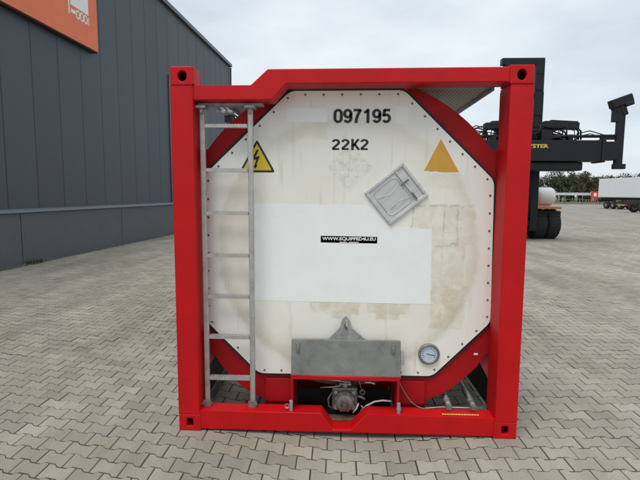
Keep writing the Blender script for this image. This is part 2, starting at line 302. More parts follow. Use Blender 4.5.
def text(name, s, x0, x1, z0, z1, y, m, parent, bold=.0, M=None, label=None):
    cu = bpy.data.curves.new('t', 'FONT'); cu.body = s; cu.offset = bold; cu.resolution_u = 4
    o = bpy.data.objects.new('t', cu); COL.objects.link(o); bpy.context.view_layer.update()
    me = bpy.data.meshes.new_from_object(o.evaluated_get(bpy.context.evaluated_depsgraph_get())); bpy.data.objects.remove(o)
    P = np.array([v.co[:] for v in me.vertices]); mn, mxx = P.min(0), P.max(0)
    for v in me.vertices:
        q = Vector((x0+(v.co.x-mn[0])/(mxx[0]-mn[0])*(x1-x0), y, z0+(v.co.y-mn[1])/(mxx[1]-mn[1])*(z1-z0)))
        v.co = M @ q if M else q
    ob = bpy.data.objects.new(name, me); COL.objects.link(ob); me.materials.clear(); me.materials.append(MATS[m]); ob.parent = parent
    if label: ob['label'] = label
    return ob

def arc_(cx, cy, rx, ry, a0, a1, n=14): return [(cx+rx*math.cos(R(a0+(a1-a0)*i/n)), cy+ry*math.sin(R(a0+(a1-a0)*i/n))) for i in range(n+1)]
GL = {'0': [arc_(.28,.67,.19,.245,0,180) + arc_(.28,.33,.19,.245,180,360) + [(.47,.67)]],
      '9': [arc_(.28,.665,.19,.25,0,360,24), [(.47,.70)] + arc_(.28,.33,.19,.245,0,-152)],
      '7': [[(.05,.915),(.50,.915)], [(.475,.93),(.37,.74),(.27,.46),(.215,.2),(.20,0)]],
      '1': [[(.335,0),(.335,1)], [(.10,.745),(.22,.79),(.31,.90)]],
      '5': [[(.50,.915),(.13,.915)], [(.165,.95),(.115,.47)], [(.115,.50),(.17,.565)] + arc_(.275,.335,.195,.25,115,-150)],
      '2': [arc_(.28,.70,.19,.215,170,-28) + [(.32,.42),(.15,.22),(.095,.10)], [(.05,.085),(.50,.085)]],
      'K': [[(.13,0),(.13,1)], [(.17,.36),(.52,.99)], [(.255,.55),(.56,.01)]]}
def glyphs(name, s, x0, x1, z0, z1, y, m, parent, sw=.165, adv=.60):
    """heavy stencil-like characters drawn as constant-width strokes"""
    v = []; f = []; W_ = adv*len(s)
    for i, ch in enumerate(s):
        for pl in GL[ch]:
            closed = (Vector(pl[0])-Vector(pl[-1])).length < 1e-3; P = [Vector(q) for q in pl]; o = len(v)
            for k, q in enumerate(P):
                a = P[k-1] if k else (P[-2] if closed else P[0]); b = P[k+1] if k < len(P)-1 else (P[1] if closed else P[-1])
                d1 = (q-a).normalized() if (q-a).length > 1e-6 else (b-q).normalized(); d2 = (b-q).normalized() if (b-q).length > 1e-6 else d1
                t = (d1+d2).normalized(); nn = Vector((-t.y, t.x)); kk = sw/2/max(.5, nn.dot(Vector((-d1.y, d1.x))))
                for sg_ in (1, -1): e = q + nn*kk*sg_; v.append((x0+(i*adv+.02+e.x)/W_*(x1-x0), y, z0+e.y*(z1-z0)))
            f += [(o+2*k, o+2*k+1, o+2*k+3, o+2*k+2) for k in range(len(P)-1)]
    return MB().add(v, f).build(name, m, parent)

# ------------------------------------------------------------------ ground
DIP = lambda x: -.034*(.5+.5*math.cos(math.pi*min(1, abs(x-.02)/1.15)))
def gshift(x):   # rows of pavers swing round: steep on the left, slight on the right
    s = lambda t: 0 if t < 0 else 1 if t > 1 else t*t*(3-2*t)
    a, b = -.7, .5; lo, hi = -.205, .05
    if x <= a: return lo*(x-a)
    if x >= b: return gshift(b-1e-6) + hi*(x-b)
    n = 24; h = (x-a)/n; return sum((lo+(hi-lo)*s((a+(i+.5)*h-a)/(b-a)))*h for i in range(n))
FX0, FX1, FY0, FY1 = -8.6, 14.0, -1.6, 20.0
def sheet(name, x0, x1, y0, y1, z, m): return struct(MB().add([(x0,y0,z),(x1,y0,z),(x1,y1,z),(x0,y1,z)], [(0,1,2,3)]).build(name, m))
sheet('ground', -400, 400, -120, 700, -.09, 'grass')
sheet('yard_paving', FX1, 130, -40, 88, -.003, 'yard'); sheet('yard_paving', -60, FX1, FY1, 88, -.003, 'yard'); sheet('yard_paving', -60, FX1, -40, FY0, -.003, 'yard')
# jointing sand under the modelled pavers
mb = MB(); xs = [FX0 + i*(FX1-FX0)/113 for i in range(114)]
mb.add([(x, y, -.0062+DIP(x)) for x in xs for y in (FY0, FY1)], [(2*i, 2*i+2, 2*i+3, 2*i+1) for i in range(113)])
paving = struct(mb.build('paving', 'joint'))
# bone-shaped pavers
PL, PW = .197, .132; J = .0042; t_ = .022
def bone(j, z, ins):
    jy = j*1.4; a = PL/2-j*.85-ins; e = PW/2+t_/2-jy-ins; wst = PW/2-t_/2-jy-ins; b0, b1 = .058-ins*.4, .034+ins*.3
    return [(-a,-e,z),(-b0,-e,z),(-b1,-wst,z),(b1,-wst,z),(b0,-e,z),(a,-e,z),(a,e,z),(b0,e,z),(b1,wst,z),(-b1,wst,z),(-b0,e,z),(-a,e,z)]
TOP = np.array(bone(J, 0, .0022)); CH = np.array(bone(J, -.0035, 0)); SK = np.array(bone(J, -.03, 0))
KN = 12
F_near = [tuple(range(12))] + [(12+i, 12+(i+1) % 12, (i+1) % 12, i) for i in range(12)] + [(24+i, 24+(i+1) % 12, 12+(i+1) % 12, 12+i) for i in range(12)]
F_far = F_near[:13]
gx = np.linspace(FX0-1, FX1+1, 3000); gv = np.array([gshift(x) for x in gx]); dvv = np.array([DIP(x) for x in gx])
cells = []
rows = int((FY1-FY0+4)/PW)+2; cols = int((FX1-FX0)/PL)+3
for k in range(rows):
    y = FY0-3 + k*PW
    xx = FX0 + (np.arange(cols) + (.5 if k % 2 else 0))*PL
    yy = y + np.interp(xx, gx, gv)
    ok = (yy > FY0+.08) & (yy < FY1-.08) & (xx > FX0+.1) & (xx < FX1-.1) & (xx > -7.55 + .053*(yy-6.88))
    cells += [(a, y) for a in xx[ok]]
cells = np.array(cells)
# which are largest in the picture: visible ones, nearest first
cy = cells[:,1] + np.interp(cells[:,0], gx, gv)
D = np.stack([cells[:,0]-CAM.x, cy-CAM.y, np.full(len(cells), -CAM.z)], 1)
dep = D @ np.array(fw); px = 320+456*(D @ np.array(rr))/dep; py = 240-456*(D @ np.array(uu))/dep
vis = (px > -8) & (px < 648) & (py < 486) & (dep > 0) & ~((px > 176) & (px < 518) & (py < 434))
order = np.argsort(np.where(vis, np.linalg.norm(D, axis=1), 1e9)); near = set(order[:300].tolist())
def paver_verts(i, full):
    x, y = cells[i]; parts = [TOP, CH, SK] if full else [TOP, CH]
    P = np.concatenate(parts).copy(); P[:,0] += x; P[:,1] += y
    tx, ty, dz = rng.normal(0, .006), rng.normal(0, .006), rng.normal(0, .0011)
    P[:,2] += dz + tx*(P[:,0]-x) + ty*(P[:,1]-y) + np.interp(P[:,0], gx, dvv)
    P[:,1] += np.interp(P[:,0], gx, gv); P[:,0] += rng.normal(0, .0009)
    return P
def tones(n):
    b = np.clip(rng.normal(1, .075, n), .76, 1.18); h = rng.normal(0, .009, n)
    return np.stack([b*(1+h), b, b*(1-h), np.ones(n)], 1)
TN = tones(len(cells))
def finish(me, tn_per_vert):
    at = me.color_attributes.new('tone', 'FLOAT_COLOR', 'POINT'); at.data.foreach_set('color', tn_per_vert.astype(np.float32).ravel()); me.materials.append(MATS['paver'])
for i in sorted(near):
    P = paver_verts(i, True); c = np.array([cells[i][0], cells[i][1] + np.interp(cells[i][0], gx, gv), 0])
    me = bpy.data.meshes.new('paver'); me.from_pydata((P-c).tolist(), [], F_near); finish(me, np.repeat(TN[i:i+1], len(P), 0))
    o = bpy.data.objects.new('paver', me); COL.objects.link(o); o.location = c; o.parent = paving
V = []; F = []; T = []
for i in range(len(cells)):
    if i in near: continue
    o = len(V)*24; V.append(paver_verts(i, False)); T.append(np.repeat(TN[i:i+1], 24, 0)); F += [tuple(a+o for a in q) for q in F_far]
V = np.concatenate(V); me = bpy.data.meshes.new('paver_field'); me.from_pydata(V.tolist(), [], F); finish(me, np.concatenate(T))
o = bpy.data.objects.new('paver_field', me); COL.objects.link(o); o['kind'] = 'stuff'; o.parent = paving

# ------------------------------------------------------------------ warehouse
bld = empty('warehouse', (-7.81, 6.88, 0), math.atan2(.999, .053))   # local x runs along the wall, -y faces the yard
tag(bld, 'long dark blue-grey warehouse with vertical cladding panels and grey concrete plinth', 'warehouse')
HT, S0, S1, ZL = 9.45, -13.4, 18.65, 1.33
D0, D1, DZ = 9.55, 14.0, 6.55
MB().box(S0, S1, .12, 24, 0, HT-.05).build('core', 'seam', bld)
MB().box(S0-.05, S1+.04, -.14, .3, HT-.02, HT+.16).build('roof_coping', 'coping', bld, bevel=.01)
MB().box(S0, S1, .3, 24, HT-.02, HT+.08).build('roof', 'roof', bld)
MB().cyl((S1+.03, -.04, 0), (S1+.03, -.04, HT-.05), .05, 10).build('corner_trim', 'coping', bld)
pw = 1.02; x = S0
pm = {}
def panel(x0, x1, z0, z1):
    key = (round(x1-x0, 3), round(z1-z0, 3))
    if key not in pm:
        a = x1-x0; h = z1-z0
        prof = [(0.006, .05), (0.006, .012), (.018, 0)] + [(a*.5, 0)] + [(a-.018, 0), (a-.006, .012), (a-.006, .05)]
        n = len(prof); v = [(p, q, z) for z in (0, h) for p, q in prof]
        o = MB().add(v, [(i, i+1, n+i+1, n+i) for i in range(n-1)] + [tuple(range(n-1, -1, -1)), tuple(range(n, 2*n))]).build('cladding_panel', 'wall_panel', bld); pm[key] = o.data
    else:
        o = bpy.data.objects.new('cladding_panel', pm[key]); COL.objects.link(o); o.parent = bld
    o.location = (x0, 0, z0); return o
xb = [S0]
while xb[-1]+pw < S1-.2: xb.append(xb[-1]+pw)
xb.append(S1)
off = (D0 - S0) % pw
xb = [S0] + [S0+off+i*pw for i in range(int((D0-S0)/pw)+1)]
xb = sorted(set(round(v, 4) for v in xb if v <= D0+.01))
for a, b in zip(xb, xb[1:]):
    if b-a > .05: panel(a, b, ZL, HT-.02)
xd = [D0+i*(D1-D0)/4 for i in range(5)]
for a, b in zip(xd, xd[1:]): panel(a, b, DZ+.14, HT-.02)
xe = [D1+i*(S1-D1)/5 for i in range(6)]
for a, b in zip(xe, xe[1:]): panel(a, b, ZL, HT-.02)
# concrete plinth slabs under a sloping ledge
pj = [S0, -8.6, -4.0, .6, 5.2, D0]
for a, b in list(zip(pj, pj[1:])) + [(D1, S1)]:
    MB().box(a+.012, b-.012, -.10, .115, 0.0, ZL-.09).build('plinth_slab', 'plinth', bld, bevel=.006)
for a, b in ((S0, D0), (D1, S1)):
    MB().prism([(-.155, ZL-.085), (.1, ZL-.085), (.1, ZL+.02), (-.14, ZL-.02)], a+.002, b-.002, M=Matrix.Rotation(-math.pi/2, 4, 'Z') @ Matrix.Scale(-1, 4, Vector((1,0,0))) @ Matrix.Scale(1, 4)).build('ledge', 'ledge', bld)
# roller door with guides
dr_ = MB().box(D0+.1, D1-.1, .07, .11, 0, DZ).build('roller_door', 'seam', bld)
k = 0; z = .02; sl = None
while z < DZ-.1:
    if sl is None:
        s_ = MB().prism([(.02, 0), (.0, .03), (.0, .09), (.02, .118), (.05, .118), (.05, 0)], D0+.11, D1-.11, M=Matrix.Rotation(-math.pi/2, 4, 'Z') @ Matrix.Scale(-1, 4, Vector((1,0,0)))).build('slat', 'door_slat', dr_); sl = s_.data
    else:
        s_ = bpy.data.objects.new('slat', sl); COL.objects.link(s_); s_.parent = dr_
    s_.location.z = z; z += .12
for a, b in ((D0-.05, D0+.10), (D1-.10, D1+.05)): MB().box(a, b, -.05, .1, 0, DZ).build('door_guide', 'coping', bld, bevel=.008)
MB().box(D0-.05, D1+.05, -.06, .1, DZ+.003, DZ+.137).build('door_head', 'coping', bld, bevel=.008)
# orange sign on the wall
sg = empty('wall_sign', (-7.81, 6.88, 0), math.atan2(.999, .053)); tag(sg, 'large orange sign with white emblem hung high on the dark warehouse wall', 'sign')
SX0, SX1, SZ0, SZ1 = -4.6, 4.03, 5.93, 9.0
MB().box(SX0, SX1, -.19, -.003, SZ0, SZ1).build('sign_box', 'sign_edge', sg)
MB().box(SX0+.0, SX1, -.205, -.192, SZ0+.03, SZ1).build('sign_face', 'sign_orange', sg, bevel=.003)
def sp(name, poly): return MB().prism(poly, -.212, -.206).build(name, 'white_print', sg)
sp('emblem_square', [(2.76, 6.86), (3.58, 6.86), (3.58, 7.9), (2.76, 7.9)])
sp('emblem_bar', [(2.66, 6.60), (2.71, 6.60), (2.71, 7.05), (2.66, 7.05)]); sp('emblem_block', [(2.77, 6.66), (2.97, 6.66), (2.97, 6.76), (2.77, 6.76)])
for cx_ in (3.08, 3.26, 3.44):
    ro = [(cx_+.095*math.cos(a), 6.70+.13*math.sin(a)) for a in [2*math.pi*i/20 for i in range(20)]]; ri = [(cx_+.055*math.cos(a), 6.70+.085*math.sin(a)) for a in [2*math.pi*i/20 for i in range(20)]]
    MB().prism(ro, -.212, -.206, [ri]).build('emblem_ring', 'white_print', sg)
sp('emblem_tick', [(3.57, 6.58), (3.60, 6.58), (3.60, 6.80), (3.57, 6.80)])
# gravel strip and weeds at the wall foot
def wall_pt(s, yo, z=0): return Vector((-7.81, 6.88, z)) + Vector((.053, .999, 0))*s + Vector((.999, -.053, 0))*yo
v = [wall_pt(-9, .10, .004), wall_pt(-9, .34, .004), wall_pt(18.6, .34, .004), wall_pt(18.6, .10, .004)]
struct(MB().add(v, [(0,1,2,3)]).build('gravel_strip', 'gravel'))
mb = MB()
for i in range(2600):
    s = -2 + 20*random.random()**1.3; c = wall_pt(s, random.uniform(.10, .36), .006); r = random.uniform(.010, .032)
    q = [c + Vector((random.uniform(-.2,.2)+a, random.uniform(-.2,.2)+b, random.uniform(-.2,.2)+d*.7))*r for a, b, d in ((1,0,0),(-1,0,0),(0,1,0),(0,-1,0),(0,0,1),(0,0,-1))]
    mb.add(q, [(0,2,4),(2,1,4),(1,3,4),(3,0,4),(2,0,5),(1,2,5),(3,1,5),(0,3,5)])
struct(mb.build('gravel', 'gravel'), 'stuff')
def tuft(s, yo, n, h, label):
    mb = MB(); c = wall_pt(s, yo, 0)
    for i in range(n):
        a = random.uniform(0, 6.283); ln = h*random.uniform(.5, 1.1); lean = random.uniform(.2, .9); wd = random.uniform(.006, .014)
        b = c + Vector((random.gauss(0,.09), random.gauss(0,.16), .005)); d = Vector((math.cos(a), math.sin(a), 0)); sd_ = Vector((-d.y, d.x, 0))*wd
        m1 = b + d*ln*lean*.4 + Vector((0,0,ln*.6)); e = b + d*ln*lean + Vector((0,0,ln*(1-.35*lean)))
        mb.add([b-sd_, b+sd_, m1+sd_, m1-sd_, e], [(0,1,2,3),(3,2,4)])
    o = mb.build('weed_tuft', 'weed'); tag(o, label, 'weed')
tuft(.75, .24, 90, .10, 'low clump of dull green weeds at foot of the warehouse plinth')

# ------------------------------------------------------------------ tank container
TC = empty('tank_container', (0,0,0)); tag(TC, 'red framed tank container with white octagonal end panel and ladder on paving', 'tank container')
W2, H, LEN = 1.219, 2.591, 6.058
YP = .20        # face of the white end panel
def casting(sx, top, rear):
    z0, z1 = (H-.118, H) if top else (0, .118); xa, xb_ = (sx*W2, sx*(W2-.162)); x0, x1 = min(xa, xb_), max(xa, xb_)
    cx_, cz_ = (x0+x1)/2 + (0 if not top else -.002*sx), (z0+z1)/2 + (.0)
    if top: hole = [(cx_+.031*math.cos(a), cz_-.004+(.036 if math.sin(a) < 0 else .034)*math.sin(a)*(1.0)) for a in [2*math.pi*i/20 for i in range(20)]]
    else:
        hole = []
        for i in range(20):
            a = 2*math.pi*i/20; hole.append((cx_+.024*max(-1, min(1, 1.3*math.cos(a))), cz_+.005+.031*max(-1, min(1, 1.2*math.sin(a)))))
    mb = MB(); rect = [(x0, z0), (x1, z0), (x1, z1), (x0, z1)]
    
    n_ = len(hole); per = []
    for hx, hz in hole:
        dx, dz = hx-cx_, hz-(z0+z1)/2; k_ = min(.081/max(abs(dx), 1e-6), .059/max(abs(dz), 1e-6)); per.append([cx_ + dx*k_, (z0+z1)/2 + dz*k_])
    for qx, qz in rect:
        i_ = min(range(n_), key=lambda i: (per[i][0]-qx)**2 + (per[i][1]-qz)**2); per[i_] = [qx, qz]
    per = [[min(max(a, x0), x1), b] for a, b in per]
    vv = [(a, y, b) for y in (-.004, .032) for lp in (per, hole) for a, b in lp]
    mb.add(vv, [(i, (i+1) % n_, n_+(i+1) % n_, n_+i) for i in range(n_)] + [(2*n_+i, 3*n_+i, 3*n_+(i+1) % n_, 2*n_+(i+1) % n_) for i in range(n_)] + [(i, 2*n_+i, 2*n_+(i+1) % n_, (i+1) % n_) for i in range(n_)] + [(n_+i, n_+(i+1) % n_, 3*n_+(i+1) % n_, 3*n_+i) for i in range(n_)])
    mb.box(x0, x1, .15, .174, z0, z1)
    mb.box(x0, x0+.03, .032, .15, z0, z1); mb.box(x1-.03, x1, .032, .15, z0, z1); mb.box(x0+.03, x1-.03, .032, .15, z0, z0+.025); mb.box(x0+.03, x1-.03, .032, .15, z1-.025, z1)
    if rear: mb.v = [(x, LEN-y, z) for x, y, z in mb.v]
    c = mb.build('corner_casting', 'red', TC, bevel=.006)
    bk = MB().box(x0+.032, x1-.032, .10, .149, z0+.027, z1-.027)
    if rear: bk.v = [(x, LEN-y, z) for x, y, z in bk.v]
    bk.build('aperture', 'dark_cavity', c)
for rear in (0, 1):
    for sx_ in (-1, 1):
        for top in (0, 1): casting(sx_, top, rear)
        x0, x1 = sorted((sx_*1.223, sx_*1.065)); y0, y1 = (0, .20) if not rear else (LEN-.2, LEN)
        MB().box(x0, x1, y0, y1, .119, H-.119).build('corner_post', 'red', TC, bevel=.008)
TR = [(-1.09,2.368),(-.523,2.368),(-.427,2.474),(1.09,2.482),(1.09,2.580),(-.552,2.573),(-.670,2.467),(-1.09,2.467)]
MB().prism(TR, .004, .165).build('top_rail', 'red', TC, bevel=.007)
MB().prism([(-x, z) for x, z in TR][::-1], LEN-.165, LEN-.002).build('top_rail', 'red', TC, bevel=.007)
BR = [(-1.075,.010),(1.075,.008),(1.075,.146),(.150,.156),(.036,.036),(-.090,.034),(-.172,.154),(-1.075,.152)]
MB().prism(BR, .003, .135).build('bottom_rail', 'red', TC, bevel=.009)
MB().box(-1.056, 1.056, LEN-.135, LEN-.002, .01, .15).build('bottom_rail', 'red', TC, bevel=.009)
# saddle ring plate behind the white panel
OCT = [(-.662,.366),(.655,.372),(1.070,.795),(1.052,1.838),(.395,2.472),(-.421,2.469),(-1.052,1.872),(-1.068,.775)]
def off_poly(poly, d):
    n = len(poly); res = []
    for i in range(n):
        p0, p1, p2 = Vector(poly[i-1]), Vector(poly[i]), Vector(poly[(i+1) % n]); d1 = (p1-p0).normalized(); d2 = (p2-p1).normalized()
        n1 = Vector((d1.y, -d1.x)); n2 = Vector((d2.y, -d2.x)); b = (n1+n2); b = b/ (b.dot(n1)); q = p1 + b*d; res.append((q.x, q.y))
    return res
def round_poly(poly, r, n=5):
    res = []; m = len(poly)
    for i in range(m):
        p0, p1, p2 = Vector(poly[i-1]), Vector(poly[i]), Vector(poly[(i+1) % m]); a = p1 + (p0-p1).normalized()*r; b = p1 + (p2-p1).normalized()*r
        for k in range(n+1): t = k/n; q = a*(1-t)**2 + p1*2*t*(1-t) + b*t*t; res.append((q.x, q.y))
    return res
zc, RR_ = 1.31, 1.275
arc = [(RR_*math.cos(R(a)), zc+RR_*math.sin(R(a))) for a in range(36, 145, 4)]
arc = [(x, min(z, 2.555)) for x, z in arc]
RING = [(-.622,.110),(-.392,.110),(-.392,.398),(.388,.398),(.388,.110),(.617,.110),(.617,.172),(.745,.225),(.855,.306),(.989,.439),(1.03,.51),(1.05,.545),(1.16,.55),(1.16,2.03)] + arc[0:] + [(-1.16,2.03),(-1.16,.56),(-1.025,.512),(-.929,.376),(-.806,.251),(-.736,.206),(-.622,.155)]
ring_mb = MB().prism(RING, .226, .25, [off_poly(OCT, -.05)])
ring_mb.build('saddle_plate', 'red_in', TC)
# rolled skirt behind the plate
sk_ = [(RR_-.01)*1.0]
mb = MB()
for a in range(0, 360, 5):
    t0, t1 = R(a), R(a+5)
    if -.2 > math.sin((t0+t1)/2) and abs(math.cos((t0+t1)/2)) < .55: continue
    r_o, r_i = 1.235, 1.215
    if abs(RR_*math.cos(t0)) > 1.21 or abs(RR_*math.cos(t1)) > 1.21: r_o, r_i = 1.16, 1.14
    vv = [(r*math.cos(t), y, zc+r*math.sin(t)) for r in (r_o, r_i) for y in (.251, .62) for t in (t0, t1)]
    mb.add(vv, [(0,1,3,2),(4,6,7,5),(0,2,6,4),(1,5,7,3)])
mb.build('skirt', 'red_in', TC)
MB().prism(round_poly(off_poly(OCT, .019), .05), .207, .2255).build('gasket', 'black_rubber', TC)
panel_o = MB().prism(round_poly(OCT, .045), YP, .206).build('end_panel', 'cladding', TC)
mb = MB(); ins = off_poly(OCT, -.026)
for i in range(8):
    a, b = Vector(ins[i-1]), Vector(ins[i]); L_ = (b-a).length; k = max(2, round(L_/.135))
    for j in range(k):
        if i == 1 and False: continue
        q = a.lerp(b, (j+.25)/k); mb.lathe([(.0085, 0), (.008, -.003), (.004, -.005), (.0003, -.0055)], (q.x, YP, q.y), n=8)
struct(mb.build('rivets', 'rust_steel', panel_o), 'stuff')
# tank shell, rear closing plate
mb = MB(); mb.lathe([(.6, .27), (.95, .30), (1.12, .42), (1.13, .6), (1.13, 5.5), (1.1, 5.65), (.8, 5.78), (.01, 5.82)], (0, 0, 1.31), n=64); mb.build('tank_shell', 'shell', TC)
MB().prism(round_poly(OCT, .045), LEN-.206, LEN-.2).build('rear_panel', 'cladding', TC)
for y in (1.6, 3.0, 4.4):
    mb = MB(); mb.lathe([(1.131, y-.03), (1.137, y-.03), (1.137, y+.03), (1.131, y+.03)], (0, 0, 1.31), n=64); mb.build('cladding_band', 'alu', TC)
# bottom side rails and braces
for s in (-1, 1):
    x0, x1 = sorted((s*1.14, s*1.205)); MB().box(x0, x1, .21, LEN-.21, .055, .33).build('side_rail', 'black_plastic_and_shade', TC, bevel=.006)  # the rail's deep shade is put into its colour as black
    mb = MB(); yz = [(.215,.335),(.95,.335),(.95,.40),(.60,.55),(.215,.62)]
    xa, xb_ = (1.165, 1.19)
    mb.add([(s*xa, y, z) for y, z in yz] + [(s*xb_, y, z) for y, z in yz], [(0,1,2,3,4),(9,8,7,6,5)] + [(i, (i+1) % 5, (i+1) % 5+5, i+5) for i in range(5)])
    mb.build('brace', 'red', TC)
    MB().prism([(s*1.165,.34),(s*1.165,.40),(s*.80,.60),(s*.86,.42)] if s < 0 else [(.86,.42),(.80,.60),(1.165,.40),(1.165,.34)][::-1], 1.3, 1.38).build('saddle_strut', 'red_in', TC)
for s in (-1, 1):
    MB().prism([(s*1.03,.455),(s*1.12,.29),(s*1.18,.29),(s*1.18,.545),(s*1.08,.54)], .290, .297).build('lit_brace_plate', 'lit_red', TC)  # lit piece of the brace, its brightness painted in as a paler red
# walkways on top and the pipe rail beside them
for s in (-1, 1):
    x0, x1 = sorted((s*.42, s*1.01)); MB().box(x0, x1, .17, LEN-.17, 2.490, 2.498).build('walkway', 'tread_plate', TC)
    mb = MB(); xr = s*1.01
    mb.box(xr-.006, xr+.006, .17, LEN-.17, 2.462, 2.4985); mb.build('walkway_edge', 'galv', TC)
mb = MB().tube([(-1.15, .75, 2.50), (-1.15, 5.4, 2.50)], .02, 10); mb.build('handrail', 'galv', TC)
mb = MB().tube([(-1.085, .9, 2.495), (-1.085, 5.4, 2.495)], .011, 8); mb.build('handrail', 'galv', TC)
for y in (1.0, 1.5, 2.6, 3.8, 5.0): MB().box(-1.17, -1.018, y, y+.05, 2.455, 2.478).build('handrail_bracket', 'galv', TC, bevel=.003)
MB().box(-1.175, -1.10, 1.30, 1.44, 2.42, 2.50).build('hinge_block', 'black_plastic_and_shade', TC, bevel=.006)
# ladder
LD = empty('ladder'); LD.parent = TC
MB().box(-1.06, -.60, .085, .158, 2.3475, 2.3665).build('hanger_strip', 'galv', LD, bevel=.003)
for i, xr in enumerate((-1.031, -.690)):
    MB().box(xr-.0185, xr+.0185, .085, .112, .165, 2.324).build('stile', 'alu', LD, bevel=.005)
    MB().box(xr-.030, xr+.030, .075, .125, .1525, .164).build('foot', 'galv', LD, bevel=.003)
    mb = MB(); s = -1 if i == 0 else 1
    mb.box(xr-.03, xr+.03, .07, .082, .153, .20); mb.cyl((xr+.028*s, .06, .178), (xr+.028*s, .084, .178), .011, 6); mb.build('foot_bracket', 'rust_steel', LD)
    mb = MB(); mb.box(xr-.035, xr+.035, .05, .14, 2.325, 2.346); mb.box(xr-.012, xr+.012, .07, .082, 2.29, 2.326); mb.cyl((xr, .06, 2.305), (xr, .086, 2.305), .010, 6); mb.build('top_bracket', 'galv', LD, bevel=.003)
rm = None
for z in (2.208, 1.900, 1.594, 1.288, .985, .683, .369):
    if rm is None:
        mb = MB(); L0, L1 = -1.012, -.709
        mb.box(L0, L1, .078, .125, -.013, .010)
        for k in range(13):
            xx = L0+.02+k*(L1-L0-.04)/12
            for yy in (.086, .113): mb.box(xx-.006, xx+.006, yy-.005, yy+.005, .010, .0135)
        o = mb.build('rung', 'alu', LD); rm = o.data
    else: o = bpy.data.objects.new('rung', rm); COL.objects.link(o); o.parent = LD
    o.location.z = z
# weld beads where posts, rails and castings meet
def weld(p0, p1):
    p0, p1 = Vector(p0), Vector(p1); k = max(6, int((p1-p0).length/.009)); mb = MB(); d = (p1-p0).normalized(); o_ = len(mb.v); n_ = 6; a = d.orthogonal().normalized(); b = d.cross(a); vv = []
    for i in range(k+1):
        r = .0042*(1+.35*math.sin(i*2.1))+random.uniform(-.0006, .0006); c = p0.lerp(p1, i/k)
        vv += [c + r*(math.cos(2*math.pi*q/n_)*a + math.sin(2*math.pi*q/n_)*b) for q in range(n_)]
    mb.add(vv, [(i*n_+q, i*n_+(q+1) % n_, (i+1)*n_+(q+1) % n_, (i+1)*n_+q) for i in range(k) for q in range(n_)], True); mb.build('weld_bead', 'red', TC)
for s in (-1, 1):
    for z in (.1185, H-.1185): weld((s*1.063, -.001, z), (s*1.217, -.001, z)); weld((s*1.0605, .002, z), (s*1.0605, .17, z))
    weld((s*1.0625, .003, .152 if s < 0 else .146), (s*1.0625, .003, .119))
weld((-1.064, .002, 2.372), (-1.064, .002, 2.463)); weld((1.064, .002, 2.486), (1.064, .002, 2.576))
# lettering and stickers on the panel
yt = YP-.0016
def sticker(name, poly, m, y=YP-.0008, parent=TC, label=None): return MB().prism(poly, y-.0004, y+.0006).build(name, m, parent, label=label)
sticker('repaint_patch', [(-.690,.934),(.622,.924),(.620,1.482),(.30,1.500),(.155,1.655),(-.684,1.660)], 'sticker_white', label='large bluish white overpainted rectangle')
sticker('repaint_patch', [(-.443,2.252),(-.152,2.250),(-.153,2.346),(-.443,2.350)], 'sticker_white', label='small white overpainted strip at top left')
sticker('repaint_patch', [(.338,2.240),(.426,2.236),(.426,2.360),(.338,2.362)], 'sticker_white', label='small white overpainted square right of the number')
glyphs('serial_number', '097195', -.110, .304, 2.244, 2.343, yt, 'lettering', TC, .18, .575)
glyphs('type_code', '22K2', -.122, .152, 2.053, 2.131, yt, 'lettering', TC, .165, .62)
tri = round_poly([(-.795,1.890),(-.530,1.890),(-.6625,2.128)], .02)
wl = sticker('warning_label', tri, 'label_black', label='yellow triangular high voltage warning sticker')
MB().prism(round_poly([(-.770,1.905),(-.555,1.905),(-.6625,2.098)], .01), YP-.0022, YP-.0012).build('label_face', 'yellow', wl)
MB().prism([(-.648,2.055),(-.666,2.052),(-.700,1.985),(-.688,1.978),(-.668,1.985),(-.684,1.935),(-.694,1.939),(-.674,1.915),(-.659,1.949),(-.670,1.945),(-.643,2.004),(-.655,2.008),(-.676,1.998)][::-1], YP-.0034, YP-.0026).build('lightning_bolt', 'label_black', wl)
sticker('ochre_label', [(.549,1.905),(.575,1.908),(.60,1.900),(.635,1.906),(.652,1.899),(.70,1.897),(.799,1.898),(.663,2.132)], 'ochre', label='torn ochre triangle sticker')
lb = sticker('web_label', [(-.194,1.378),(.222,1.374),(.222,1.424),(-.194,1.428)], 'label_black', label='black label with white web address')
text('web_address', 'WWW.EQUIPPED4U.EU', -.183, .211, 1.391, 1.420, YP-.0026, 'white_print', lb, .03)
for a, b in ((-.055,.0), (.012,.085)): MB().box(a, b, YP-.003, YP-.0024, 1.3795, 1.3845).build('small_print', 'white_print', lb)
# placard holder, a bent aluminium frame turned on its corner
PH = empty('placard_holder'); PH.parent = TC; PH.location = (.353, YP, 1.739); PH.rotation_euler = (0, -R(39), 0)
MB().box(-.165, .165, -.006, -.001, -.142, .142).build('back_plate', 'placard', PH, bevel=.002)
for a in ((-.175,.175,-.152,-.128), (-.175,.175,.128,.152), (-.175,-.153,-.127,.127), (.153,.175,-.127,.127)): MB().box(a[0], a[1], -.018, -.001, a[2], a[3]).build('frame_bar', 'placard', PH, bevel=.004)
MB().box(.086, .100, -.020, -.006, -.127, .127).build('frame_bar', 'placard', PH, bevel=.003)
MB().box(.06, .13, -.026, -.018, .020, .034).build('clip', 'rust_steel', PH, bevel=.003); MB().box(.088, .098, -.028, -.02, -.12, -.06).build('clip', 'rust_steel', PH, bevel=.003)
lp = round_poly([(-.135,-.108),(.070,-.108),(.070,.108),(-.135,.108)], .04, 4); MB().tube([(x, -.0075, z) for x, z in lp+lp[:1]], .0035, 6).build('pressed_rib', 'placard', PH)
